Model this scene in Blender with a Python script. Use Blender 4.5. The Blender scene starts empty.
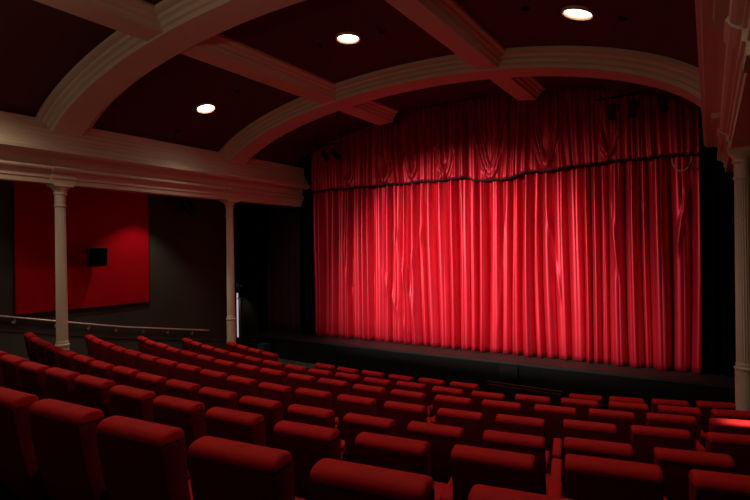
import bpy, bmesh, math, random
from mathutils import Matrix, Vector
random.seed(7)
C = bpy.context.scene
PI = math.pi
S = 1.069

# ---------------------------------------------------------------- camera
cam_d = bpy.data.cameras.new('camera'); cam = bpy.data.objects.new('camera', cam_d)
C.collection.objects.link(cam); C.camera = cam
Fv = Vector((-0.5565272, 0.83082939, 0.0)); Rv = Vector((0.8307384, 0.55646625, -0.01479946)); Uv = Vector((0.01229583, 0.0082363, 0.99989048))
cam.matrix_world = Matrix(((Rv.x, Uv.x, -Fv.x, 0), (Rv.y, Uv.y, -Fv.y, 0), (Rv.z, Uv.z, -Fv.z, 0), (0, 0, 0, 1)))
cam_d.sensor_width = 36; cam_d.lens = 23.975; cam_d.clip_start = 0.02

# ---------------------------------------------------------------- world, exposure
w = bpy.data.worlds.new('world'); C.world = w; w.use_nodes = True
w.node_tree.nodes['Background'].inputs[0].default_value = (1, 0.85, 0.7, 1)
w.node_tree.nodes['Background'].inputs[1].default_value = 0.0015
vs = C.view_settings
vs.view_transform = 'Standard'; vs.look = 'None'; vs.gamma = 1; vs.use_curve_mapping = False; vs.exposure = 0.0

# lamp strengths (W)
P_DOWN = 95; P_REAR = 72; P_AISLE = 95; P_STAGE = 11500; P_STAGE2 = 1900; P_UP = 108
WARM = (1.0, 0.78, 0.56)

def spot(name, loc, target, power, angle, blend, color=WARM, radius=0.05, parent=None):
    l = bpy.data.lights.new(name, 'SPOT'); l.energy = power; l.spot_size = math.radians(angle); l.spot_blend = blend
    l.color = color; l.shadow_soft_size = radius
    o = bpy.data.objects.new(name, l); C.collection.objects.link(o)
    o.location = loc
    d = Vector(target) - Vector(loc)
    o.rotation_euler = d.to_track_quat('-Z', 'Y').to_euler()
    if parent:
        o.parent = parent; o.location = Vector(loc) - parent.location
    return o

# curtain wash from the front-of-house position high at the back of the hall
WASH = [((-7.2, 0.0, 2.3), (-5.0, 11.4, -1.9), P_STAGE, 43, (1.0, 0.84, 0.72)),
        ((-9.0, 2.2, 2.0), (-2.2, 11.4, -1.6), P_STAGE2, 42, (1.0, 0.74, 0.68)),
        ((-2.0, 0.0, 2.3), (-7.2, 11.4, -1.5), P_STAGE2 * 0.7, 38, (1.0, 0.74, 0.68))]
for loc, aim, p, ang, col in WASH: spot('stage_wash_light', loc, aim, p, ang, 1.0, col, 0.035)

# unseen fill added to brighten the vault and the near arch faces
al = bpy.data.lights.new('vault_fill', 'AREA'); al.shape = 'RECTANGLE'; al.size = 8; al.size_y = 0.5; al.energy = P_UP; al.color = (1.0, 0.74, 0.52)
ao = bpy.data.objects.new('vault_fill', al); C.collection.objects.link(ao); ao.location = (-4.6, -2.6, 0.7); ao.rotation_euler = (PI - 0.25, 0, 0)

# ---------------------------------------------------------------- materials
def mat(name, col, rough=0.6, metal=0.0, noise=0.12, nscale=8.0, bump=0.0, bscale=60.0, sheen=0.0, sheen_tint=(1, 1, 1), emit=None, estr=0.0, spec=0.5):
    m = bpy.data.materials.new(name); m.use_nodes = True
    nt = m.node_tree; b = nt.nodes['Principled BSDF']
    b.inputs['Roughness'].default_value = rough; b.inputs['Metallic'].default_value = metal
    b.inputs['Specular IOR Level'].default_value = spec
    tc = nt.nodes.new('ShaderNodeTexCoord')
    nz = nt.nodes.new('ShaderNodeTexNoise'); nz.inputs['Scale'].default_value = nscale; nz.inputs['Detail'].default_value = 5
    nt.links.new(tc.outputs['Object'], nz.inputs['Vector'])
    mx = nt.nodes.new('ShaderNodeMix'); mx.data_type = 'RGBA'
    mx.inputs[6].default_value = (*[c * (1 - noise) for c in col], 1); mx.inputs[7].default_value = (*[min(1, c * (1 + noise)) for c in col], 1)
    nt.links.new(nz.outputs['Fac'], mx.inputs[0]); nt.links.new(mx.outputs[2], b.inputs['Base Color'])
    if bump:
        n2 = nt.nodes.new('ShaderNodeTexNoise'); n2.inputs['Scale'].default_value = bscale; n2.inputs['Detail'].default_value = 3
        nt.links.new(tc.outputs['Object'], n2.inputs['Vector'])
        bp = nt.nodes.new('ShaderNodeBump'); bp.inputs['Strength'].default_value = bump; bp.inputs['Distance'].default_value = 0.01
        nt.links.new(n2.outputs['Fac'], bp.inputs['Height']); nt.links.new(bp.outputs['Normal'], b.inputs['Normal'])
    if sheen:
        b.inputs['Sheen Weight'].default_value = sheen; b.inputs['Sheen Tint'].default_value = (*sheen_tint, 1); b.inputs['Sheen Roughness'].default_value = 0.4
    if emit:
        b.inputs['Emission Color'].default_value = (*emit, 1); b.inputs['Emission Strength'].default_value = estr
    return m
M = {}
M['curtain'] = mat('crimson_velvet', (0.52, 0.014, 0.034), 0.44, metal=0.5, noise=0.10, nscale=3, bump=0.08, bscale=90, sheen=0.0, spec=0.35)
M['hem_shade'] = mat('hem_shadow_black', (0.012, 0.008, 0.008), 0.8)
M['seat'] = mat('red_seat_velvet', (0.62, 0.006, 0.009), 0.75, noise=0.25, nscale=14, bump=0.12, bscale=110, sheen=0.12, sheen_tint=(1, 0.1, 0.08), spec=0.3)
M['seat_shaded'] = mat('shaded_red_seat_velvet', (0.19, 0.004, 0.006), 0.9, noise=0.25, nscale=10, bump=0.3, bscale=140, spec=0.2)  # seat velvet darkened, shade on the seat backs put into the colour
M['seat_metal'] = mat('black_seat_metal', (0.02, 0.018, 0.018), 0.5, metal=0.6)
M['plaster'] = mat('cream_plaster', (0.66, 0.55, 0.42), 0.65, noise=0.06, nscale=2.5, bump=0.05, bscale=20)
M['column'] = mat('cream_column_paint', (0.74, 0.66, 0.52), 0.6, noise=0.05, nscale=3)
M['vault'] = mat('dark_red_ceiling_paint', (0.065, 0.005, 0.008), 0.8, noise=0.12, nscale=1.5)
M['black'] = mat('black_paint', (0.006, 0.006, 0.006), 0.9, noise=0.3)
M['black_cloth'] = mat('black_drape', (0.0018, 0.0014, 0.0014), 1.0, spec=0.02, noise=0.3, bump=0.3)
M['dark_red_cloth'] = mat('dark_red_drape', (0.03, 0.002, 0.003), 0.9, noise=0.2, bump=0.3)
M['wall'] = mat('charcoal_wall_paint', (0.036, 0.032, 0.025), 0.8, noise=0.1, nscale=1.0)
M['dado'] = mat('grey_green_dado_paint', (0.060, 0.062, 0.050), 0.75, noise=0.1, nscale=1.2)
M['carpet'] = mat('dark_carpet', (0.018, 0.010, 0.009), 0.98, noise=0.4, nscale=30, bump=0.5, bscale=200)
M['stage'] = mat('grey_black_stage_floor', (0.032, 0.030, 0.03), 0.6, noise=0.3, nscale=6)
M['panel'] = mat('red_panel_cloth', (0.40, 0.002, 0.010), 0.95, spec=0.05, noise=0.08, nscale=5, bump=0.2, bscale=150)
M['steel'] = mat('brushed_steel', (0.66, 0.62, 0.54), 0.38, metal=0.55, noise=0.05)
M['speaker'] = mat('black_speaker_plastic', (0.01, 0.01, 0.01), 0.5)
M['lamp'] = mat('lamp_glass', (1, 1, 1), 0.4, noise=0, emit=(1.0, 0.90, 0.76), estr=14)
M['lampring'] = mat('copper_lamp_ring', (0.62, 0.34, 0.24), 0.4, noise=0.03)
M['slit'] = mat('door_gap_light', (0.8, 0.8, 0.8), 0.4, noise=0, emit=(0.80, 0.78, 0.90), estr=0.55)
M['green'] = mat('green_exit_symbol', (0.0, 0.15, 0.04), 0.5, noise=0, emit=(0.10, 0.45, 0.16), estr=0.03)
M['blue'] = mat('blue_plastic', (0.05, 0.11, 0.18), 0.5)
M['grille'] = mat('pale_green_grey_metal', (0.34, 0.38, 0.33), 0.6, noise=0.15)
M['glass'] = mat('dark_lens_glass', (0.05, 0.06, 0.08), 0.1, spec=0.9)
M['rope'] = mat('faded_beige_cord', (0.45, 0.24, 0.18), 0.8)
M['door'] = mat('dark_door_paint', (0.05, 0.045, 0.04), 0.6)
M['post'] = mat('cream_post_paint', (0.42, 0.33, 0.24), 0.5)
M['indicator'] = mat('dim_amber_indicator', (0.5, 0.3, 0.2), 0.5, noise=0)

# ---------------------------------------------------------------- helpers
def link(name, bm, m, parent=None, smooth=False, recalc=True):
    if recalc: bmesh.ops.recalc_face_normals(bm, faces=bm.faces)
    me = bpy.data.meshes.new(name); bm.to_mesh(me); bm.free()
    if smooth:
        for p in me.polygons: p.use_smooth = True
    me.materials.append(m)
    o = bpy.data.objects.new(name, me); C.collection.objects.link(o)
    if parent: o.parent = parent
    return o
def sharp(o, deg=35):
    try: o.data.set_sharp_from_angle(angle=math.radians(deg))
    except Exception: pass
    return o
def tag(o, label, cat, group=None, kind=None):
    o['label'] = label; o['category'] = cat
    if group: o['group'] = group
    if kind: o['kind'] = kind
    return o
def thing(name, loc, label, cat, group=None, rz=0):
    o = bpy.data.objects.new(name, None); C.collection.objects.link(o); o.location = loc; o.rotation_euler.z = rz
    o.empty_display_size = 0.1
    return tag(o, label, cat, group)
def struct(name, bm, m, smooth=False):
    o = link(name, bm, m, smooth=smooth); o['kind'] = 'structure'
    if smooth: sharp(o)
    return o
def box(bm, x0, x1, y0, y1, z0, z1, bev=0):
    r = bmesh.ops.create_cube(bm, size=1)
    vs_ = r['verts']
    for v in vs_:
        v.co = Vector(((x0 + x1) / 2 + v.co.x * (x1 - x0), (y0 + y1) / 2 + v.co.y * (y1 - y0), (z0 + z1) / 2 + v.co.z * (z1 - z0)))
    if bev:
        es = list({e for v in vs_ for e in v.link_edges})
        bmesh.ops.bevel(bm, geom=es, offset=bev, segments=3, affect='EDGES')
def lathe(bm, prof, n=24, cx=0, cy=0, flute=None):
    rings = []
    for (r, z) in prof:
        ring = []
        for i in range(n):
            a = 2 * PI * i / n
            rr = r
            if flute and flute[0] <= z <= flute[1]: rr = r * (1 - (0.09 if i % 2 else 0.0))
            ring.append(bm.verts.new((cx + rr * math.cos(a), cy + rr * math.sin(a), z)))
        rings.append(ring)
    for a, b in zip(rings, rings[1:]):
        for i in range(n): bm.faces.new((a[i], a[(i + 1) % n], b[(i + 1) % n], b[i]))
    bm.faces.new(rings[0][::-1]); bm.faces.new(rings[-1])
def tube(bm, pts, r, n=10):
    pts = [Vector(p) for p in pts]; rings = []
    for i, p in enumerate(pts):
        d = (pts[min(i + 1, len(pts) - 1)] - pts[max(i - 1, 0)]).normalized()
        a = Vector((0, 0, 1)) if abs(d.z) < 0.9 else Vector((1, 0, 0))
        s = d.cross(a).normalized(); t = s.cross(d).normalized()
        rings.append([bm.verts.new(p + r * (math.cos(2 * PI * k / n) * s + math.sin(2 * PI * k / n) * t)) for k in range(n)])
    for a, b in zip(rings, rings[1:]):
        for i in range(n): bm.faces.new((a[i], a[(i + 1) % n], b[(i + 1) % n], b[i]))
    bm.faces.new(rings[0][::-1]); bm.faces.new(rings[-1])
def sweep(bm, sections, cap=True):
    rs = [[bm.verts.new(p) for p in s] for s in sections]; n = len(rs[0])
    for a, b in zip(rs, rs[1:]):
        for i in range(n): bm.faces.new((a[i], a[(i + 1) % n], b[(i + 1) % n], b[i]))
    if cap: bm.faces.new(rs[0][::-1]); bm.faces.new(rs[-1])
def NB(): return bmesh.new()

# ---------------------------------------------------------------- room dimensions
AX = -9.40 * S; RX = 0.3547 * S; CXR = (AX + RX) / 2          # arcade lines
CY = [0.49 * S, 4.19 * S, 7.89 * S]                            # column lines
ZE = 1.2148 * S                                                # underside of the entablature
ZST = -2.457                                                   # stage floor
FL = -3.2                                                      # front floor
XL, XR = -11.3, 2.3
YB, YC = -3.6, 9.95 * S
CXV = CXR - 0.18 * S
def vault(x, base=1.60, h=1.60, hw=5.0):
    t = min(1.0, abs(x - CXV) / (hw * S)); return S * (base + h * math.sqrt(max(0, 1 - t * t)))

# seat rows from the stage: (curve, Y at the middle, top z, start angle)
XCC, YCC, PITCH = -4.8353, 22.8348, 0.56
ROWS = {'a': (1.0942, -0.7447, 0.0749), 'b': (2.1769, -1.0548, -0.0562), 'c': (3.2032, -1.3354, -0.2422), 'd': (4.2243, -1.5417, -0.2691),
        'e': (5.2173, -1.7207, -0.2817), 'f': (6.2237, -1.9169, -0.2965), 'g': (7.1997, -2.1021, -0.2896)}
HS = 0.95

# ---------------------------------------------------------------- floor: curved stepped tiers
bm = NB()
tiers = [(99, -0.14)] # (outer radius, z)
order = ['a', 'b', 'c', 'd', 'e', 'f', 'g']
levels = [(YCC - 0.02 + 3.0, -0.75), (YCC - 0.02 + 1.95, -1.08), (YCC - 0.02 + 0.98, -1.38)]
for n in order: levels.append((YCC - ROWS[n][0] + 0.30, ROWS[n][1] - HS))
levels.append((YCC - ROWS['g'][0] - 0.72, FL))
NS = 72
def arcpts(R, z):
    out = []
    for i in range(NS + 1):
        x = XL - 2.9 + (XR - XL + 2.9) * i / NS
        dx = x - XCC
        out.append((x, YCC - math.sqrt(R * R - dx * dx), z))
    return out
strips = []
back = [(XL - 2.9 + (XR - XL + 2.9) * i / NS, YB - 0.4, levels[0][1]) for i in range(NS + 1)]
strips.append(back)
for i, (R, z) in enumerate(levels):
    if i: strips.append(arcpts(R, z))
    nxt = levels[i + 1][0] if i + 1 < len(levels) else None
    if nxt: strips.append(arcpts(nxt, z))
    else: strips.append([(XL - 2.9 + (XR - XL + 2.9) * k / NS, 12.6, z) for k in range(NS + 1)])
vr = [[bm.verts.new(p) for p in s] for s in strips]
for a, b in zip(vr, vr[1:]):
    for i in range(NS): bm.faces.new((a[i], a[i + 1], b[i + 1], b[i]))
geo = bm.faces[:]
ex = bmesh.ops.extrude_face_region(bm, geom=geo)
for v in [g for g in ex['geom'] if isinstance(g, bmesh.types.BMVert)]: v.co.z = -3.5
struct('floor', bm, M['carpet'])

# ---------------------------------------------------------------- walls
bm = NB(); box(bm, XL - 0.2, XL, YB, 9.6, -3.5, 3.9); struct('wall_left', bm, M['wall'])
# dado below the handrail
bm = NB()
def raily(y):
    pts = [(-4, 0.3), (3.9, -1.15), (5.0, -1.40), (6.27, -1.68), (8.66, -2.10), (9.6, -2.25)]
    for (a, za), (b, zb) in zip(pts, pts[1:]):
        if a <= y <= b: return za + (zb - za) * (y - a) / (b - a)
    return pts[-1][1]
secs = []
for i in range(30):
    y = YB + (9.6 - YB) * i / 29; z = raily(max(y, -4)) - 0.28
    secs.append([(XL - 0.2, y, -3.5), (XL + 0.03, y, -3.5), (XL + 0.03, y, z), (XL + 0.045, y, z), (XL + 0.045, y, z + 0.03), (XL - 0.2, y, z + 0.03)])
sweep(bm, secs); struct('trim_1', bm, M['dado'])
bm = NB(); box(bm, XR, XR + 0.2, YB, 12.6, -3.5, 3.9); struct('wall_right', bm, M['black'])
bm = NB(); box(bm, XL - 2.9, XR, 12.4, 12.6, -3.5, 4.6); struct('wall_front', bm, M['black'])
bm = NB(); box(bm, XL - 2.9, XR, YB - 0.2, YB, -1.5, 3.9); struct('wall_back', bm, M['wall'])
bm = NB(); box(bm, XL - 2.9, XL - 0.2, 9.4, 9.6, -3.5, 3.9); box(bm, XL - 2.9, XL - 2.7, 9.6, 12.4, -3.5, 3.9); struct('wall_lobby', bm, M['black'])
# flat ceilings over the side aisles and the lobby
bm = NB(); box(bm, XL - 2.9, AX - 0.12, YB, 12.4, 1.62, 1.75); box(bm, RX + 0.12, XR, YB, 12.4, 1.62, 1.75); struct('ceiling_aisle', bm, M['black'])

# vaulted ceiling
bm = NB(); secs = []
xs = [CXV + 5.05 * S * math.sin(PI / 2 * (i / 32 - 1)) for i in range(65)]
def vz(x):
    return vault(x) if abs(x - CXV) < 5.0 * S else 1.6 * S
under = [(x, vz(x)) for x in xs]; over = [(x, z + 0.12) for x, z in reversed(under)]
sweep(bm, [[(x, y, z) for x, z in under + over] for y in (YB, YC)])
o = struct('ceiling', bm, M['vault'], True)
# black void above the curtain
bm = NB(); box(bm, XL, XR, YC + 0.02, 12.4, 4.4, 4.5); box(bm, XL, XR, YC - 0.0, YC + 0.06, 3.58, 4.4); struct('ceiling_stage', bm, M['black'])

# transverse arch ribs
ribprof = [(-0.44, -0.06), (-0.44, 0.035), (-0.40, 0.05), (-0.36, 0.05), (-0.345, 0.075), (-0.30, 0.09), (-0.285, 0.125), (-0.25, 0.135), (-0.235, 0.175), (0.235, 0.175), (0.25, 0.135), (0.285, 0.125), (0.30, 0.09), (0.345, 0.075), (0.36, 0.05), (0.40, 0.05), (0.44, 0.035), (0.44, -0.06)]
ribprof = [(p, d if d < 0 else d * 1.42) for p, d in ribprof]
nt_ = 1
for yc in CY:
    nt_ += 1
    bm = NB(); secs = []
    for i in range(73):
        t = PI * (i / 72)
        x = CXV - 5.0 * S * math.cos(t); z = S * (1.60 + 1.60 * math.sin(t))
        nrm = Vector((math.cos(t) / 5.0, 0, -math.sin(t) / 1.60)).normalized()
        secs.append([Vector((x, yc + p * S, z)) + nrm * (d * S) for p, d in ribprof])
    sweep(bm, secs); struct('trim_%d' % nt_, bm, M['plaster'], True)
# longitudinal ribs
for xb in (-6.17, -2.88):
    xb *= S; t = (xb - CXV) / (5.0 * S); sl = -1.60 / 5.0 * t / math.sqrt(1 - t * t)
    nrm = Vector((sl, 0, -1)).normalized(); tg = Vector((1, 0, sl)).normalized()
    spans = [(YB, CY[0] - 0.2 * S), (CY[0] + 0.2 * S, CY[1] - 0.2 * S), (CY[1] + 0.2 * S, CY[2] - 0.2 * S), (CY[2] + 0.2 * S, 9.72 * S)]
    nt_ += 1; bm = NB()
    for y0, y1 in spans:
        sweep(bm, [[Vector((xb, y, vault(xb))) + tg * (p * 0.76 * S) + nrm * (d * 0.92 * S) for p, d in ribprof] for y in (y0, y1)])
    struct('trim_%d' % nt_, bm, M['plaster'], True)

# entablatures over the arcades
entp = [(-0.13, 1.215), (0.12, 1.215), (0.12, 1.30), (0.14, 1.305), (0.14, 1.385), (0.16, 1.39), (0.165, 1.41), (0.20, 1.42), (0.225, 1.44), (0.235, 1.465), (0.225, 1.49), (0.19, 1.505), (0.15, 1.515), (0.145, 1.56), (0.155, 1.60), (0.19, 1.64), (0.27, 1.665), (0.38, 1.675), (0.39, 1.70), (0.42, 1.71), (0.42, 1.765), (0.40, 1.785), (0.37, 1.80), (0.365, 1.84), (0.345, 1.88), (0.32, 1.90), (0.315, 1.945), (0.29, 1.965), (0.29, 2.02), (0.265, 2.06), (0.26, 2.11), (0.235, 2.14), (0.235, 2.26), (-0.13, 2.26)]
for side, X0, sg in (('l', AX, 1), ('r', RX, -1)):
    nt_ += 1; bm = NB()
    sweep(bm, [[(X0 + sg * p * S, y, z * S) for p, z in entp] for y in (YB, 10.28 * S)])
    o = struct('trim_%d' % nt_, bm, M['plaster'])
    # blocks that break forward over each column
    nt_ += 1; bm = NB()
    for yc in CY:
        q = [(0.0, 1.208), (0.145, 1.208), (0.145, 1.30), (0.165, 1.305), (0.165, 1.385), (0.185, 1.39), (0.225, 1.42), (0.255, 1.465), (0.225, 1.50), (0.17, 1.515), (0.165, 1.56), (0.175, 1.60), (0.20, 1.635), (0.0, 1.66)]
        sweep(bm, [[(X0 + sg * p * S, yc + dy * S, z * S) for p, z in q] for dy in (-0.20, 0.20)])
    struct('trim_%d' % nt_, bm, M['plaster'])

# ---------------------------------------------------------------- columns
def column(x, y, zf, label):
    t = thing('column', (x, y, zf), label, 'column', 'arcade columns')
    H = ZE - zf + 0.004
    zp = -1.55 * S - zf
    bm = NB(); lathe(bm, [(0.125, 0), (0.125, 0.12), (0.115, 0.15), (0.112, zp - 0.05), (0.122, zp - 0.04), (0.122, zp - 0.015), (0.105, zp)], 16)
    sharp(link('pedestal', bm, M['column'], t, True))
    bm = NB(); r0 = 0.098; prof = [(0.105, zp), (0.105, zp + 0.03), (r0, zp + 0.06)]
    for k in range(1, 9): prof.append((r0 - 0.010 * k / 8, zp + 0.06 + (H - 0.40 - zp - 0.06) * k / 8))
    lathe(bm, prof, 40, flute=(zp + 0.05, H - 0.39)); link('shaft', bm, M['column'], t)
    bm = NB(); lathe(bm, [(0.092, H - 0.42), (0.104, H - 0.41), (0.104, H - 0.385), (0.09, H - 0.375), (0.092, H - 0.20), (0.108, H - 0.19), (0.112, H - 0.16), (0.10, H - 0.15), (0.12, H - 0.11), (0.155, H - 0.06), (0.16, H - 0.045)], 24)
    box(bm, -0.165, 0.165, -0.165, 0.165, H - 0.045, H)
    sharp(link('capital', bm, M['column'], t, True))
    return t
def floor_z(x, y):
    R = math.hypot(x - XCC, y - YCC); z = levels[0][1]
    for (r, zz) in levels[1:]:
        if R < r: z = zz
    return z
column(AX, CY[1], floor_z(AX, CY[1]), 'slim cream column in front of the red wall panel')
column(AX, CY[2], floor_z(AX, CY[2]), 'slim cream column beside the lit door slit, left of the stage')
column(RX, CY[2], floor_z(RX, CY[2]), 'fluted cream column at the right edge, right of the stage')

# ---------------------------------------------------------------- stage
def lipy(x): return 10.52 + 0.035 * (x + 4.8)
def stage_slab(z0, z1, inset, y_back):
    secs = []
    bm = NB()
    for i in range(25):
        x = XL - 0.15 + (XR - 0.01 - XL + 0.15) * i / 24
        secs.append([(x, lipy(x) + inset, z0), (x, lipy(x) + inset, z1), (x, y_back, z1), (x, y_back, z0)])
    sweep(bm, secs); return bm
stg = thing('stage', (-4.8, 10.6, FL), 'raised stage with grey-black floor and plain black front under the curtain', 'stage'); sl = -stg.location
o = link('stage_floor', stage_slab(ZST - 0.06, ZST, 0.0, 12.38), M['stage']); o.parent = stg
o = link('stage_front', stage_slab(FL + 0.002, ZST - 0.06, 0.04, 12.3), M['black']); o.parent = stg
for c in stg.children: c.location = sl
# access hatch in the stage front
t = thing('stage_hatch', (-3.65, lipy(-3.65) + 0.03, -2.86), 'small square black hatch in the stage front', 'hatch')
bm = NB(); box(bm, -0.2, 0.2, -0.035, -0.002, 0, 0.30, 0.004); link('hatch_door', bm, M['speaker'], t)
bm = NB(); box(bm, -0.02, 0.02, -0.05, -0.036, 0.13, 0.17, 0.003); link('latch', bm, M['seat_metal'], t)
# slatted grilles along the floor in front of the stage
for x0, x1, lb in ((-10.2, -8.75, 'pale green-grey slatted floor grille by the stage, left of the front row middle block'), (-4.05, -2.5, 'pale green-grey slatted floor grille in the gap of the front row')):
    yy = lipy((x0 + x1) / 2) - 0.16
    t = thing('floor_grille', ((x0 + x1) / 2, yy, FL), lb, 'grille'); h = (x1 - x0) / 2
    bm = NB(); box(bm, -h, h, -0.03, 0.03, 0.0, 0.03); box(bm, -h, h, -0.03, 0.03, 0.19, 0.21); link('frame', bm, M['seat_metal'], t)
    bm = NB(); k = 0; x = -h + 0.03
    while x < h - 0.02: box(bm, x, x + 0.028, -0.02, 0.02, 0.03, 0.19); x += 0.06
    link('slats', bm, M['grille'], t)
# lanterns of the wash lights, out of view; flags added to keep seats dark
for loc, aim, p, ang, col in WASH:
    t = thing('wash_lantern', loc, 'black stage lantern out of view with a flag added to cut its beam', 'spotlight', 'wash lanterns')
    yd = 0.6; f = yd / (11.35 - loc[1]); zc = (ZST - 0.12 - loc[2]) * f
    bm = NB(); box(bm, (-9.9 - loc[0]) * f - (0.02 if loc[0] < -8 else 0.2), (0.1 - loc[0]) * f + (0.33 if loc[0] < -8 else 0.45), yd - 0.005, yd + 0.005, zc - 0.9, zc); link('beam_flag', bm, M['black'], t)
    bm = NB(); box(bm, -0.14, 0.14, -0.45, -0.08, -0.14, 0.14, 0.03); link('lamp_body', bm, M['seat_metal'], t)
    bm = NB(); tube(bm, [(-0.15, -0.2, 0), (-0.15, -0.2, 0.3), (0.15, -0.2, 0.3), (0.15, -0.2, 0)], 0.012, 6); link('yoke', bm, M['seat_metal'], t)
    bm = NB()
    for sx in (-0.03, 0.03): tube(bm, [(sx, -0.3, -0.12), (sx, yd, zc - 0.2)], 0.008, 6)
    link('flag_arm', bm, M['seat_metal'], t)
# low rail barrier in the wheelchair gap
t = thing('barrier_rail', (-2.95, 9.35, FL), 'low black rail barrier standing in the front row gap', 'barrier')
bm = NB(); tube(bm, [(-0.72, 0, 0.58), (0.72, 0, 0.58)], 0.022); link('top_rail', bm, M['seat_metal'], t)
for x in (-0.70, 0.0, 0.70):
    bm = NB(); tube(bm, [(x, 0, 0.0), (x, 0, 0.57)], 0.018); link('post', bm, M['seat_metal'], t)
bm = NB(); box(bm, -0.68, 0.68, -0.008, 0.008, 0.34, 0.54); link('infill_panel', bm, M['speaker'], t)

# ---------------------------------------------------------------- curtain cloth
def folds(x0, x1, mean, seed):
    rnd = random.Random(seed); e = [x0]
    while e[-1] < x1 - mean * 0.5: e.append(e[-1] + mean * rnd.uniform(0.55, 1.6))
    e[-1] = x1; return e
def fold_phase(edges, x):
    # returns phase (integer at edges)
    lo, hi = 0, len(edges) - 1
    while hi - lo > 1:
        m = (lo + hi) // 2
        if edges[m] <= x: lo = m
        else: hi = m
    return lo + (x - edges[lo]) / (edges[lo + 1] - edges[lo])
def drape_y(x, h, E1, E2, seed, amp=1.0):
    """depth of the cloth towards the house: h=0 at the top, 1 at the hem"""
    wob = 0.05 * math.sin(x * 1.3 + 2.2 * h + seed) * h + 0.03 * math.sin(x * 3.1 + seed * 2 + 4 * h) * h
    xx = min(max(x + wob, E1[0]), E1[-1] - 1e-4)
    p1 = fold_phase(E1, xx); p2 = fold_phase(E2, min(max(x + 0.6 * wob, E2[0]), E2[-1] - 1e-4))
    sq = h * h * (3 - 2 * h); f1 = abs(math.sin(PI * p1)) ** (1.6 - 1.05 * min(1, sq * 1.15)); f2 = abs(math.sin(PI * p2)) ** 1.0
    k = int(p1); a1 = (0.7 + 0.6 * ((math.sin(k * 12.9898 + seed) * 43758.5) % 1))
    k2 = int(p2); a2 = (0.4 + 1.0 * ((math.sin(k2 * 78.233 + seed) * 12543.1) % 1))
    s = min(1, h * 1.6); s = s * s * (3 - 2 * s)
    return amp * f1 * a1 * (0.085 + 0.135 * s) + f2 * a2 * (0.06 * (1 - s) + 0.028)
def cloth(x0, x1, ztop, zbot, ybase, mean1, mean2, seed, nx, nz, hemf=None, extra=None, amp=1.0, ampf=None):
    E1 = folds(x0 - 0.1, x1 + 0.1, mean1, seed); E2 = folds(x0 - 0.1, x1 + 0.1, mean2, seed + 5)
    bm = NB(); g = []
    for j in range(nz + 1):
        h = j / nz; row = []
        for i in range(nx + 1):
            x = x0 + (x1 - x0) * i / nx
            zb = hemf(x) if hemf else zbot
            z = ztop + (zb - ztop) * h
            y = ybase(x) - drape_y(x, h, E1, E2, seed, amp) * (ampf(x, z) if ampf else 1)
            if extra: y -= extra(x, z, h)
            row.append(bm.verts.new((x, y, z)))
        g.append(row)
    for j in range(nz):
        for i in range(nx): bm.faces.new((g[j][i], g[j][i + 1], g[j + 1][i + 1], g[j + 1][i]))
    return bm
def solid(o, t=0.012):
    m = o.modifiers.new('thickness', 'SOLIDIFY'); m.thickness = t; m.offset = 0; return o
CL, CR, CM = -9.60, -0.14, -4.72
def cy(x): return 11.42 + 0.028 * (x + 4.8)
def cross_left(x, z, h):
    # two long diagonal folds where the cloth is caught near the middle of the left drape
    y = 0
    for (xa, za, xb, zb, w_, a) in ((-6.9, 0.6, -6.15, -2.2, 0.09, 0.07), (-7.35, -0.4, -6.45, -2.3, 0.08, 0.05), (-5.95, 0.9, -6.55, -1.0, 0.07, 0.045), (-8.55, 0.8, -8.2, -1.7, 0.04, 0.05)):
        t = (za - z) / (za - zb)
        if 0 < t < 1:
            xc = xa + (xb - xa) * t; y += a * math.exp(-((x - xc) / w_) ** 2) * math.sin(PI * t) ** 0.6
    return y
def cross_right(x, z, h):
    y = 0
    for (xa, za, xb, zb, w_, a) in ((-0.28, 1.5, -0.55, -0.2, 0.035, 0.07), (-3.0, 1.0, -2.7, -1.2, 0.035, 0.05), (-1.75, 1.2, -1.5, -0.9, 0.035, 0.05), (-3.9, 0.9, -4.1, -1.9, 0.04, 0.05)):
        t = (za - z) / (za - zb)
        if 0 < t < 1:
            xc = xa + (xb - xa) * t; y += a * math.exp(-((x - xc) / w_) ** 2) * math.sin(PI * t) ** 0.6
    return y
o = solid(link('stage_curtain', cloth(CL, CM - 0.006, 3.9, ZST + 0.015, cy, 0.225, 0.13, 3, 620, 56, extra=cross_left), M['curtain'], smooth=True, recalc=False))
tag(o, 'left half of the closed crimson velvet stage curtain', 'curtain')
o = solid(link('stage_curtain', cloth(CM + 0.006, CR, 3.9, ZST + 0.015, cy, 0.225, 0.13, 11, 620, 56, extra=cross_right), M['curtain'], smooth=True, recalc=False))
tag(o, 'right half of the closed crimson velvet stage curtain', 'curtain')

# valance with a black strip for the shadow gap under its hem
def hem(x):
    pts = [(-9.7, 1.71), (-8.24, 1.715), (-7.25, 1.71), (-5.71, 1.70), (-5.0, 1.69), (-4.86, 1.715), (-4.72, 1.70), (-4.60, 1.615), (-4.3, 1.58), (-3.97, 1.585), (-3.7, 1.60), (-3.45, 1.665), (-3.28, 1.685), (-2.64, 1.69), (-1.85, 1.74), (-0.94, 1.74), (-0.1, 1.73)]
    for (a, za), (b, zb) in zip(pts, pts[1:]):
        if a <= x <= b:
            t = (x - a) / (b - a); t = t * t * (3 - 2 * t)
            return za + (zb - za) * t + 0.012 * math.sin(x * 7)
    return 1.72
SW = ((-4.2, 0.40, 3.1, 1.66), (-5.35, 0.26, 2.7, 1.80), (-7.05, 0.24, 2.6, 1.78), (-6.25, 0.20, 2.5, 1.82), (-2.95, 0.28, 2.8, 1.80), (-8.2, 0.2, 2.5, 1.8), (-1.7, 0.22, 2.6, 1.86))
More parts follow.
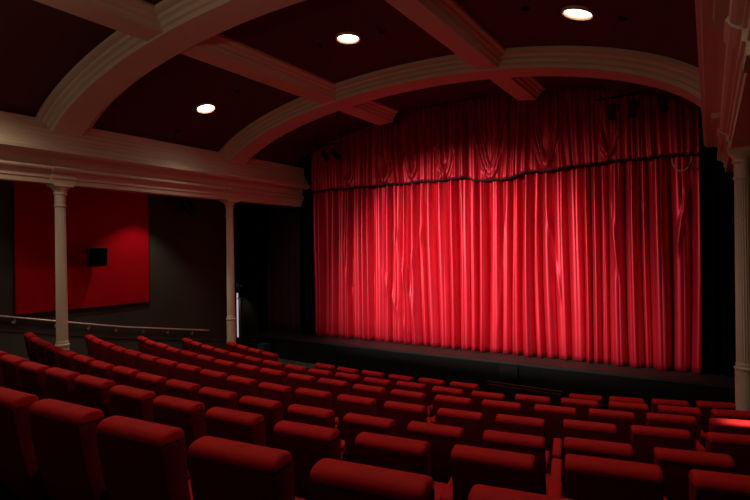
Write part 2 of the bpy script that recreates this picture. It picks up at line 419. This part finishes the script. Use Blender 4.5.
def swag(x, z, h):
    # nested U-shaped swags, the widest just right of the centre seam, smaller ones along the valance
    y = 0
    for cx, wd, zt, zb in SW:
        for q, aa in ((1.0, 0.085), (0.62, 0.07), (0.30, 0.05)):
            zq = zb + (1 - q) * 0.42 * (zt - zb) * 0.6; w_ = wd * (0.35 + 0.65 * q); t = (z - zq) / (zt - zq)
            if -0.12 < t < 1:
                r = math.hypot((x - cx) / w_, 0); curve = r ** 2.0
                d = (t - curve * 0.9) / math.sqrt(1 + (1.8 * r * (zt - zq) / w_ * 0.35) ** 2) * (zt - zq)
                y += aa * math.exp(-(d / 0.055) ** 2) * (1 - max(t, 0)) ** 0.5
    y -= 0.08 * math.exp(-((x + 4.77) / 0.03) ** 2)
    return y
def swag_amp(x, z):
    m = 0
    for cx, wd, zt, zb in SW:
        t = (z - zb) / (zt - zb)
        if -0.2 < t < 1.2: m = max(m, math.exp(-((x - cx) / (wd * 0.9)) ** 4) * math.exp(-((t - 0.3) / 0.5) ** 2))
    return 1 - 0.8 * m
def vy(x): return cy(x) - 0.26
val = thing('curtain_valance', (CM, vy(CM), 1.7), 'gathered crimson velvet valance hanging above the main stage curtain', 'valance')
bmv = cloth(-9.44, CR, 3.9, 0, vy, 0.21, 0.11, 23, 1150, 40, hemf=hem, extra=swag, amp=0.45, ampf=swag_amp)
bmv.verts.ensure_lookup_table(); hemv = [bmv.verts[-(1151) + i].co.copy() for i in range(1151)]
o = solid(link('valance_cloth', bmv, M['curtain'], smooth=True, recalc=False)); o.parent = val; o.location = -val.location
bm = NB(); sweep(bm, [[(p.x, p.y - 0.018, p.z - 0.024), (p.x, p.y + 0.018, p.z - 0.024), (p.x, p.y + 0.018, p.z + 0.012), (p.x, p.y - 0.018, p.z + 0.012)] for p in hemv[::4]])
o = link('hem_shadow', bm, M['hem_shade'], val, True); o.location = -val.location
# looped cord at the right end
bm = NB(); pts = [(-0.42 + 0.16 * math.cos(PI + PI * i / 16), 11.16, 1.68 + 0.26 * -math.sin(PI * i / 16)) for i in range(17)]
tube(bm, pts, 0.014); o = link('curtain_cord', bm, M['rope'], smooth=True); o.parent = val; o.location = -val.location; o['label'] = 'pale looped cord at the right end'

# side maskings
def plain_drape(name, x0, x1, y, z0, z1, m, seed, label):
    o = solid(link(name, cloth(x0, x1, z1, z0, lambda x: y, 0.22, 0.12, seed, int((x1 - x0) * 45) + 20, 14), m, smooth=True, recalc=False))
    return tag(o, label, 'drape')
plain_drape('side_drape', -10.03, -9.61, 11.15, ZST + 0.01, 3.4, M['black_cloth'], 31, 'narrow black masking drape at the left end of the red curtain')
plain_drape('side_drape', -0.13, RX + 1.8, 11.62, ZST + 0.01, 3.4, M['black_cloth'], 37, 'black masking drape between the red curtain and the right column')
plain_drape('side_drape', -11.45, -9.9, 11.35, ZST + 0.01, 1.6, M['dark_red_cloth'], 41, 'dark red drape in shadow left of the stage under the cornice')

# ---------------------------------------------------------------- lobby door, exit sign
bm = NB(); box(bm, -14.0, -12.66, 11.72, 11.8, FL, -0.95); struct('door_1', bm, M['door'])
bm = NB(); box(bm, -13.64, -13.585, 11.70, 11.719, -2.95, -1.42); o = struct('gap_glow_1', bm, M['slit'])  # glowing strip for the light that leaks through the door gap
t = thing('door_post', (-13.40, 11.62, FL), 'cream post standing just right of the bright door slit', 'post')
bm = NB(); tube(bm, [(0, 0, 0), (0, 0, 1.62)], 0.045, 16); sharp(link('post_shaft', bm, M['post'], t, True))
bm = NB(); box(bm, -0.07, 0.07, -0.07, 0.07, 0, 0.02); box(bm, -0.06, 0.06, -0.06, 0.06, 1.60, 1.63); link('end_plates', bm, M['post'], t)
spot('post_fill', (-13.2, 11.3, -1.4), (-13.40, 11.6, FL + 0.7), 2.2, 110, 0.8)  # unseen lamp added to brighten the post
t = thing('exit_sign', (-13.35, 11.66, -1.14), 'black exit sign box with dim green symbols above the door', 'sign')
bm = NB(); box(bm, -0.42, 0.42, -0.03, 0.03, -0.14, 0.14, 0.006); link('sign_box', bm, M['speaker'], t)
# running figure and arrow
bm = NB()
def stroke(bm, pts, wd, y=-0.034):
    for (xa, za), (xb, zb) in zip(pts, pts[1:]):
        d = Vector((xb - xa, 0, zb - za)); n = Vector((-d.z, 0, d.x)).normalized() * wd / 2
        a = Vector((xa, y, za)); b = Vector((xb, y, zb))
        sweep(bm, [[a - n, a + n, a + n + Vector((0, 0.006, 0)), a - n + Vector((0, 0.006, 0))], [b - n, b + n, b + n + Vector((0, 0.006, 0)), b - n + Vector((0, 0.006, 0))]])
stroke(bm, [(-0.18, -0.02), (-0.22, -0.10), (-0.28, -0.10)], 0.022); stroke(bm, [(-0.18, -0.02), (-0.12, -0.05), (-0.12, -0.11)], 0.022)
stroke(bm, [(-0.18, -0.02), (-0.16, 0.06)], 0.032); stroke(bm, [(-0.24, 0.0), (-0.20, 0.045), (-0.14, 0.04), (-0.10, 0.0)], 0.018); stroke(bm, [(-0.155, 0.075), (-0.145, 0.10)], 0.03)
link('running_figure', bm, M['green'], t)
bm = NB(); stroke(bm, [(-0.05, -0.02), (0.02, -0.02)], 0.022); stroke(bm, [(-0.01, 0.03), (0.04, -0.02), (-0.01, -0.07)], 0.022); link('arrow', bm, M['green'], t)
t = thing('blue_crate', (-10.55, 10.0, FL), 'blue plastic crate on the floor left of the stage', 'crate')
bm = NB(); box(bm, -0.13, 0.13, -0.12, 0.12, 0, 0.55, 0.015); link('crate_body', bm, M['blue'], t)
bm = NB(); box(bm, -0.14, 0.14, -0.13, 0.13, 0.55, 0.585, 0.01); link('lid', bm, M['blue'], t)

# ---------------------------------------------------------------- left wall: panel, speaker, handrail, fixture
t = thing('wall_panel', (XL, 5.58, -1.16), 'large red fabric wall panel lit from above at its right side', 'wall panel')
bm = NB(); box(bm, 0.002, 0.05, -1.40, 1.40, 0.0, 2.70, 0.008); link('cloth_face', bm, M['panel'], t)
bm = NB()
for a in ((-1.42, -1.40, -0.02, 2.72), (1.40, 1.42, -0.02, 2.72)): box(bm, 0.002, 0.055, a[0], a[1], a[2], a[3])
box(bm, 0.002, 0.055, -1.40, 1.40, -0.02, 0.0); box(bm, 0.002, 0.055, -1.40, 1.40, 2.70, 2.72); link('frame', bm, M['speaker'], t)
t = thing('wall_speaker', (XL + 0.052, 5.62, -0.08), 'small black loudspeaker mounted on the red wall panel', 'loudspeaker')
bm = NB(); box(bm, 0.0, 0.03, -0.06, 0.06, -0.08, 0.08); tube(bm, [(0.03, 0, 0), (0.12, 0, 0)], 0.02); link('bracket', bm, M['seat_metal'], t)
bm = NB(); secs = []
for z, f in ((-0.2, 0.9), (-0.19, 0.92), (0.2, 1.0), (0.21, 0.98)):
    secs.append([(0.12, -0.16 * f, z), (0.12, 0.16 * f, z), (0.20 + 0.12 * f, 0.21 * f, z + 0.02), (0.20 + 0.12 * f, -0.21 * f, z + 0.02)])
sweep(bm, secs); link('cabinet', bm, M['speaker'], t)
bm = NB(); box(bm, 0.315, 0.325, -0.18, 0.18, -0.16, 0.2); o = link('front_grille', bm, M['black_cloth'], t); o.rotation_euler.y = 0.0

t = thing('handrail', (XL, 3.0, 0), 'brushed steel handrail sloping along the dark left wall', 'handrail')
bm = NB(); pts = [(0.09, y - 3.0, raily(y)) for y in [2.6 + (8.62 - 2.6) * i / 40 for i in range(41)]]
pts += [(0.06, 8.68 - 3, raily(8.66) - 0.002)]
tube(bm, pts, 0.024, 14); link('rail', bm, M['steel'], t, True)
for y in (4.15, 4.9, 5.55, 6.15, 6.80, 7.45, 8.15):
    z = raily(y); bm = NB(); tube(bm, [(0.0, y - 3, z - 0.10), (0.055, y - 3, z - 0.095), (0.085, y - 3, z - 0.07), (0.09, y - 3, z - 0.02)], 0.009, 8)
    r = bmesh.ops.create_cone(bm, segments=16, radius1=0.038, radius2=0.036, depth=0.014, cap_ends=True, matrix=Matrix.Translation((0.054, y - 3, z - 0.10)) @ Matrix.Rotation(PI / 2, 4, 'Y'))
    link('bracket', bm, M['steel'], t, True)

def fixture(name, loc, aim, label, cat, size=1.0, group=None):
    t = thing(name, loc, label, cat, group)
    d = Vector(aim).normalized(); q = d.to_track_quat('Z', 'Y').to_matrix().to_4x4()
    bm = NB(); lathe(bm, [(0.05, -0.22), (0.07, -0.20), (0.075, 0.0), (0.085, 0.02), (0.085, 0.16), (0.095, 0.17), (0.095, 0.19)], 20)
    for k in range(4): lathe(bm, [(0.08, -0.17 + k * 0.04), (0.083, -0.16 + k * 0.04), (0.08, -0.15 + k * 0.04)], 20)
    bmesh.ops.transform(bm, matrix=q @ Matrix.Scale(size, 4), verts=bm.verts); link('lamp_body', bm, M['seat_metal'], t, True)
    bm = NB(); lathe(bm, [(0.08, 0.175), (0.06, 0.195), (0.01, 0.205)], 20); bmesh.ops.transform(bm, matrix=q @ Matrix.Scale(size, 4), verts=bm.verts); link('lens', bm, M['glass'], t, True)
    bm = NB(); s = size
    tube(bm, [(-0.11 * s, 0, 0), (-0.11 * s, 0, 0.16 * s), (0, 0, 0.20 * s), (0.11 * s, 0, 0.16 * s), (0.11 * s, 0, 0)], 0.01 * s, 6); tube(bm, [(0, 0, 0.19 * s), (0, 0, 0.33 * s)], 0.014 * s, 8)
    link('yoke', bm, M['seat_metal'], t)
    return t
fixture('aisle_spotlight', (XL + 0.35, 7.85, 1.195), (0.2, 0.55, -0.7), 'dim black spotlight angled down under the left gallery ceiling', 'spotlight', 1.3)
# bar and spotlights over the stage front
for x0, x1, lb in ((-8.75, -7.75, 'short black lighting bar at the top left corner of the curtain'), (-1.75, -0.4, 'short black lighting bar over the top right of the curtain')):
    bm = NB(); tube(bm, [(x0, 10.2, 2.77), (x1, 10.2, 2.77)], 0.02)
    for x in (x0 + 0.08, x1 - 0.08): tube(bm, [(x, 10.2, 2.77), (x, 10.2, vz(x) - 0.002)], 0.01)
    o = link('lighting_bar', bm, M['black']); tag(o, lb, 'lighting bar')
for x, lb in ((-1.47, 'black stage spotlight hanging over the right of the curtain, left one of two close together'), (-1.12, 'black stage spotlight hanging over the right of the curtain, second of the close pair'), (-0.66, 'black stage spotlight hanging alone near the right end of the bar'), (-8.37, 'black stage spotlight near the top left corner of the curtain, lower left one'), (-8.02, 'black stage spotlight near the top left corner of the curtain, its right neighbour')):
    fixture('stage_spotlight', (x, 10.2, 2.50), (random.uniform(-0.3, 0.3), 0.9, -0.5), lb, 'spotlight', 0.8, 'stage spotlights')

# ---------------------------------------------------------------- ceiling downlights
def downlight(x, y, label, power, wide=104):
    z = vz(x); t_ = (x - CXV) / (5.0 * S); sl = -1.60 / 5.0 * t_ / math.sqrt(1 - t_ * t_)
    t = thing('ceiling_downlight', (x, y, z), label, 'ceiling light', 'ceiling downlights'); t.rotation_euler = (0, -math.atan(sl), 0)
    bm = NB()
    prof = [(0.198, 0.02), (0.202, -0.035), (0.195, -0.045), (0.178, -0.042), (0.162, -0.006), (0.16, 0.02)]
    rings = []
    for r, zz in prof: rings.append([bm.verts.new((r * math.cos(2 * PI * k / 32), r * math.sin(2 * PI * k / 32), zz)) for k in range(32)])
    for a, b in zip(rings, rings[1:]):
        for k in range(32): bm.faces.new((a[k], a[(k + 1) % 32], b[(k + 1) % 32], b[k]))
    link('trim_ring', bm, M['lampring'], t, True)
    bm = NB(); lathe(bm, [(0.161, 0.04), (0.161, -0.004), (0.12, -0.010), (0.03, -0.014)], 32); link('lamp_glass', bm, M['lamp'], t, True)
    l = bpy.data.lights.new('downlight_beam', 'SPOT'); l.energy = power; l.color = WARM; l.spot_size = math.radians(wide); l.spot_blend = 1.0; l.shadow_soft_size = 0.12
    o = bpy.data.objects.new('downlight_beam', l); C.collection.objects.link(o); o.parent = t; o.location = (0, 0, -0.06); o.rotation_euler = (0, math.atan(sl), 0)
    return t
YD = 6.2 * S
downlight(-8.03 * S, YD, 'bright round downlight in the left ceiling bay', P_DOWN)
downlight(-4.46 * S, 6.02 * S, 'bright round downlight in the middle ceiling bay', P_DOWN)
downlight(-1.24 * S, YD, 'bright round downlight in the right ceiling bay near the top edge', P_DOWN)
for x, nm in ((-8.0, 'left'), (-4.52, 'middle'), (-1.05, 'right')):
    downlight(x * S, 2.3 * S, 'round downlight in the %s bay of the ceiling nearer the back' % nm, P_REAR * (1.9 if nm == 'left' else 0.9), 150)
# dark recessed fittings on either side of each lamp
import itertools
def small_fit(u, v):
    d = Fv + Rv * ((u - 375) / 499.477) + Uv * ((250 - v) / 499.477)
    lo, hi = 3.0, 14.0
    k = lo
    while k < hi:
        p = d * k
        if p.z >= vz(p.x): break
        k += 0.01
    return p
for x, y, lb in ((-8.03 * S - 0.95, YD, 'small dark ceiling fitting left of the left downlight'), (-8.03 * S + 0.85, YD + 0.1, 'small dark ceiling fitting right of the left downlight'),
                 (-5.35, 6.42, 'small dark ceiling fitting left of the middle downlight'), (-4.2, 6.55, 'small dark ceiling fitting right of the middle downlight'),
                 (-1.95, 6.5, 'small dark ceiling fitting left of the right downlight'), (-0.85, 6.75, 'small dark ceiling fitting right of the right downlight'),
                 (-4.4, 9.4, 'small dark ceiling fitting behind the nearer arch by the curtain')):
    z = vz(x); bm = NB(); lathe(bm, [(0.055, 0.03), (0.06, -0.012), (0.045, -0.02), (0.04, -0.005)], 20)
    t_ = (x - CXV) / (5.0 * S); sl = -1.60 / 5.0 * t_ / math.sqrt(1 - t_ * t_)
    o = link('ceiling_fitting', bm, M['black'], smooth=True); o.location = (x, y, z); o.rotation_euler = (0, -math.atan(sl), 0)
    tag(o, lb, 'ceiling fitting', 'small ceiling fittings')
# aisle downlights under the flat side ceilings
for x, y, p, lb in ((-10.38, 6.62, P_AISLE, 'small downlight over the left side aisle beside the red panel'), (-10.38, 3.4, P_AISLE * 0.2, 'small downlight over the left side aisle further back'), (0.86, 6.05, P_AISLE * 12, 'small downlight over the right side aisle')):
    t = thing('aisle_downlight', (x, y, 1.62), lb, 'ceiling light', 'aisle downlights')
    bm = NB(); lathe(bm, [(0.07, 0.0), (0.07, -0.03), (0.055, -0.035), (0.05, -0.012)], 20); link('housing', bm, M['seat_metal'], t, True)
    l = bpy.data.lights.new('aisle_beam', 'SPOT'); l.energy = p; l.color = (1.0, 0.80, 0.60); l.spot_size = math.radians(30 if x > 0 else 90); l.spot_blend = 0.5; l.shadow_soft_size = 0.03
    o = bpy.data.objects.new('aisle_beam', l); C.collection.objects.link(o); o.parent = t; o.location = (0, 0, -0.045)

# ---------------------------------------------------------------- seats
def rounded_x(bm, prof, hw, r, n=5, mid=6, bulge=0.0):
    cy_ = sum(p[0] for p in prof) / len(prof); cz_ = sum(p[1] for p in prof) / len(prof)
    size = min(max(abs(p[0] - cy_) for p in prof), max(abs(p[1] - cz_) for p in prof))
    st = []
    for i in range(n + 1):
        a = PI / 2 * i / n; st.append((-hw + r * (1 - math.sin(a)), r * (1 - math.cos(a))))
    st.reverse(); st = [(-hw + r * (1 - math.cos(PI / 2 * i / n)), r * (1 - math.sin(PI / 2 * i / n))) for i in range(n + 1)]
    full = st + [(-hw + r + (2 * hw - 2 * r) * k / mid, 0) for k in range(1, mid)] + [(-x, s) for x, s in reversed(st)]
    secs = []
    for x, ins in full:
        s = []
        for (y, z) in prof:
            dy, dz = y - cy_, z - cz_; L = math.hypot(dy, dz)
            f = max(0.05, 1 - ins / L * 0.9) if L > 0 else 1
            s.append((x, cy_ + dy * f, cz_ + dz * f))
        secs.append(s)
    sweep(bm, secs)
def superell(cy_, cz_, a, b, n=20, e=0.75):
    out = []
    for i in range(n):
        t = 2 * PI * i / n; c, s = math.cos(t), math.sin(t)
        out.append((cy_ + a * math.copysign(abs(c) ** e, c), cz_ + b * math.copysign(abs(s) ** e, s)))
    return out
HWID = 0.212
root = thing('theatre_seat', (0, 0, 0), 'x', 'seat')
bm = NB()
backp = [(-0.083, 0.898), (-0.080, 0.85), (-0.074, 0.80), (-0.056, 0.68), (-0.028, 0.55), (0.010, 0.44), (0.060, 0.34), (0.085, 0.30), (0.13, 0.30), (0.135, 0.34), (0.115, 0.44), (0.085, 0.55), (0.060, 0.68), (0.048, 0.80), (0.043, 0.898)]
rounded_x(bm, backp, HWID - 0.002, 0.016, 4, 6)
sharp(link('backrest', bm, M['seat_shaded'], root, True), 50)
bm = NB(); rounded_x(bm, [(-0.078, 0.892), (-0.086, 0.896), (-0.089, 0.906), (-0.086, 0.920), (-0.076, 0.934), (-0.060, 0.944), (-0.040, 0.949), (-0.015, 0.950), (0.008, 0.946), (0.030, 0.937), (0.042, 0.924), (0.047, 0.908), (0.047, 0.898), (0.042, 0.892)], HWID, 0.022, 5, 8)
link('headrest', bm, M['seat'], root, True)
bm = NB(); rounded_x(bm, [(0.10, 0.36), (0.12, 0.34), (0.52, 0.37), (0.56, 0.40), (0.565, 0.43), (0.54, 0.46), (0.45, 0.47), (0.14, 0.455), (0.11, 0.43)], HWID, 0.03, 4, 4)
link('seat_cushion', bm, M['seat'], root, True)
bm = NB(); rounded_x(bm, superell(0.24, 0.60, 0.22, 0.03, 16, 0.6), 0.036, 0.02, 3, 2)
bmesh.ops.translate(bm, verts=bm.verts, vec=(-0.274, 0, 0)); link('armrest', bm, M['seat'], root, True)
bm = NB()
box(bm, -0.289, -0.259, 0.02, 0.42, 0.02, 0.575, 0.008); box(bm, -0.30, -0.248, 0.0, 0.46, 0.0, 0.025, 0.004)
link('standard', bm, M['seat_metal'], root)
parts = list(root.children)
ORD = ['first', 'second', 'third', 'fourth', 'fifth', 'sixth', 'seventh', 'eighth', 'ninth', 'tenth', 'eleventh', 'twelfth', 'thirteenth', 'fourteenth', 'fifteenth', 'sixteenth', 'seventeenth', 'eighteenth', 'nineteenth', 'twentieth']
ROWNAME = {'g': 'front row by the stage', 'f': 'second row from the stage', 'e': 'third row from the stage', 'd': 'fourth row from the stage', 'c': 'fifth row from the stage', 'b': 'sixth row from the stage', 'a': 'nearest row, seventh from the stage'}
ADJ = {
'a': {0: (.022, .01), 1: (.016, .01), 2: (-.008, 0), 3: (-.008, -.01), 4: (.002, -.01), 5: (.0, -.01)},
'b': {-1: (.05, .02), 0: (.088, .02), 1: (.03, .01), 2: (.05, .02), 3: (.02, .02), 4: (-.022, 0), 5: (-.05, -.01), 6: (-.062, -.02), 7: (-.026, -.03), 8: (.002, -.02), 9: (.018, -.01), 10: (.028, .02), 11: (.006, .02)},
'c': {0: (.004, .01), 1: (.004, 0), 2: (.022, .01), 3: (.012, 0), 4: (.028, .01), 5: (.04, .01), 6: (.0, 0), 7: (.03, .01), 8: (-.016, 0), 9: (-.014, 0), 10: (-.042, -.01), 11: (-.044, -.02), 12: (-.03, -.02), 13: (-.012, -.02), 14: (-.002, -.01), 15: (.028, 0), 16: (.016, .02), 17: (.008, .02)},
'd': {0: (-.028, -.01), 1: (-.018, -.01), 2: (.016, 0), 3: (.05, 0), 4: (.056, .01), 5: (.044, .01), 6: (.016, .01), 7: (.006, .01), 8: (-.016, 0), 9: (-.038, -.01), 10: (-.036, -.02), 11: (-.024, -.01), 12: (-.014, -.01), 13: (-.012, -.01), 14: (.006, -.01), 15: (.002, 0), 16: (.03, .02), 17: (.002, .03), 18: (-.01, .03)},
'e': {0: (-.012, -.01), 1: (-.022, -.02), 2: (.002, 0), 3: (-.024, -.01), 4: (.008, 0), 5: (.014, 0), 6: (-.006, -.01), 7: (.012, 0), 8: (0, 0), 9: (.012, 0), 10: (.002, 0), 11: (.006, -.01), 12: (-.008, -.01), 13: (.008, -.01), 14: (.006, 0), 15: (.016, .01), 16: (0, .02), 17: (-.026, .03), 18: (-.032, .03)},
'f': {0: (-.04, -.01), 1: (-.034, -.01), 2: (-.012, -.01), 3: (-.012, -.01), 4: (.028, -.01), 5: (.012, -.01), 6: (-.004, -.01), 7: (.024, -.01), 8: (.022, -.01), 9: (.024, 0), 10: (0, -.01), 11: (.002, 0), 12: (-.002, -.01), 13: (0, -.01), 14: (.016, .01), 15: (.014, .02), 16: (-.006, .03), 17: (-.04, .03), 18: (-.05, .03)},
'g': {0: (0, -.01), 1: (0, -.01), 2: (0, -.01), 3: (0, -.01), 6: (.002, -.02), 7: (-.006, -.02), 8: (-.008, -.01), 9: (-.006, -.01), 10: (-.006, 0), 11: (-.02, 0), 14: (.054, 0), 15: (.018, .01), 16: (-.014, .02), 17: (-.04, .03)},
}
first = True
def place(n, k, label, end):
    global first
    Y, z, ph0 = ROWS[n]; e, dz = ADJ[n][k]; e *= 0.75 if n != 'g' else 1; R = YCC - Y
    ph = ph0 + (k * PITCH + e) / R
    x = XCC + R * math.sin(ph); y = YCC - R * math.cos(ph)
    # the seat stands on its tier; small differences in height are in how it is set on its foot
    if first: r = root; first = False; kids = parts
    else:
        r = root.copy(); C.collection.objects.link(r); kids = []
        for p in parts:
            c = p.copy(); C.collection.objects.link(c); c.parent = r; kids.append(c)
    r.location = (x, y, z - HS); r.rotation_euler = (0, 0, ph)
    r.scale = (1, 1, (HS + dz) / HS)
    r['label'] = label; r['category'] = 'seat'; r['group'] = 'red theatre seats in the ' + ROWNAME[n]
    if end:
        for p in parts:
            if p.name.split('.')[0] in ('armrest', 'standard'):
                c = p.copy(); C.collection.objects.link(c); c.parent = r; c.location = (0.56, 0, 0)
for n in 'gfedcba':
    ks = sorted(ADJ[n])
    for i, k in enumerate(ks):
        if n == 'g':
            blk, i0 = ('left block', 0) if k < 4 else (('middle block', 6) if k < 12 else ('right block', 14))
            lab = 'red theatre seat in the front row, %s, %s from its left' % (blk, ORD[k - i0])
        elif n in 'ba':
            lab = 'red theatre seat in the %s, %s from the left photo edge' % ('sixth row from the stage' if n == 'b' else 'nearest row', ORD[i])
        else:
            lab = 'red theatre seat, %s row from the stage, %s from the left end' % ({'f': 'second', 'e': 'third', 'd': 'fourth', 'c': 'fifth'}[n], ORD[i])
        if n == 'e' and k == 18: lab = 'red seat with brightly lit top, right end of the third row from the stage'
        if n == 'f' and k == 0: lab = 'red seat with lit side, left end of the second row from the stage'
        if n == 'e' and k == 0: lab = 'red seat with lit top, left end of the third row from the stage'
        place(n, k, lab, (k + 1 not in ADJ[n]) and not (n == 'g' and k == 17))
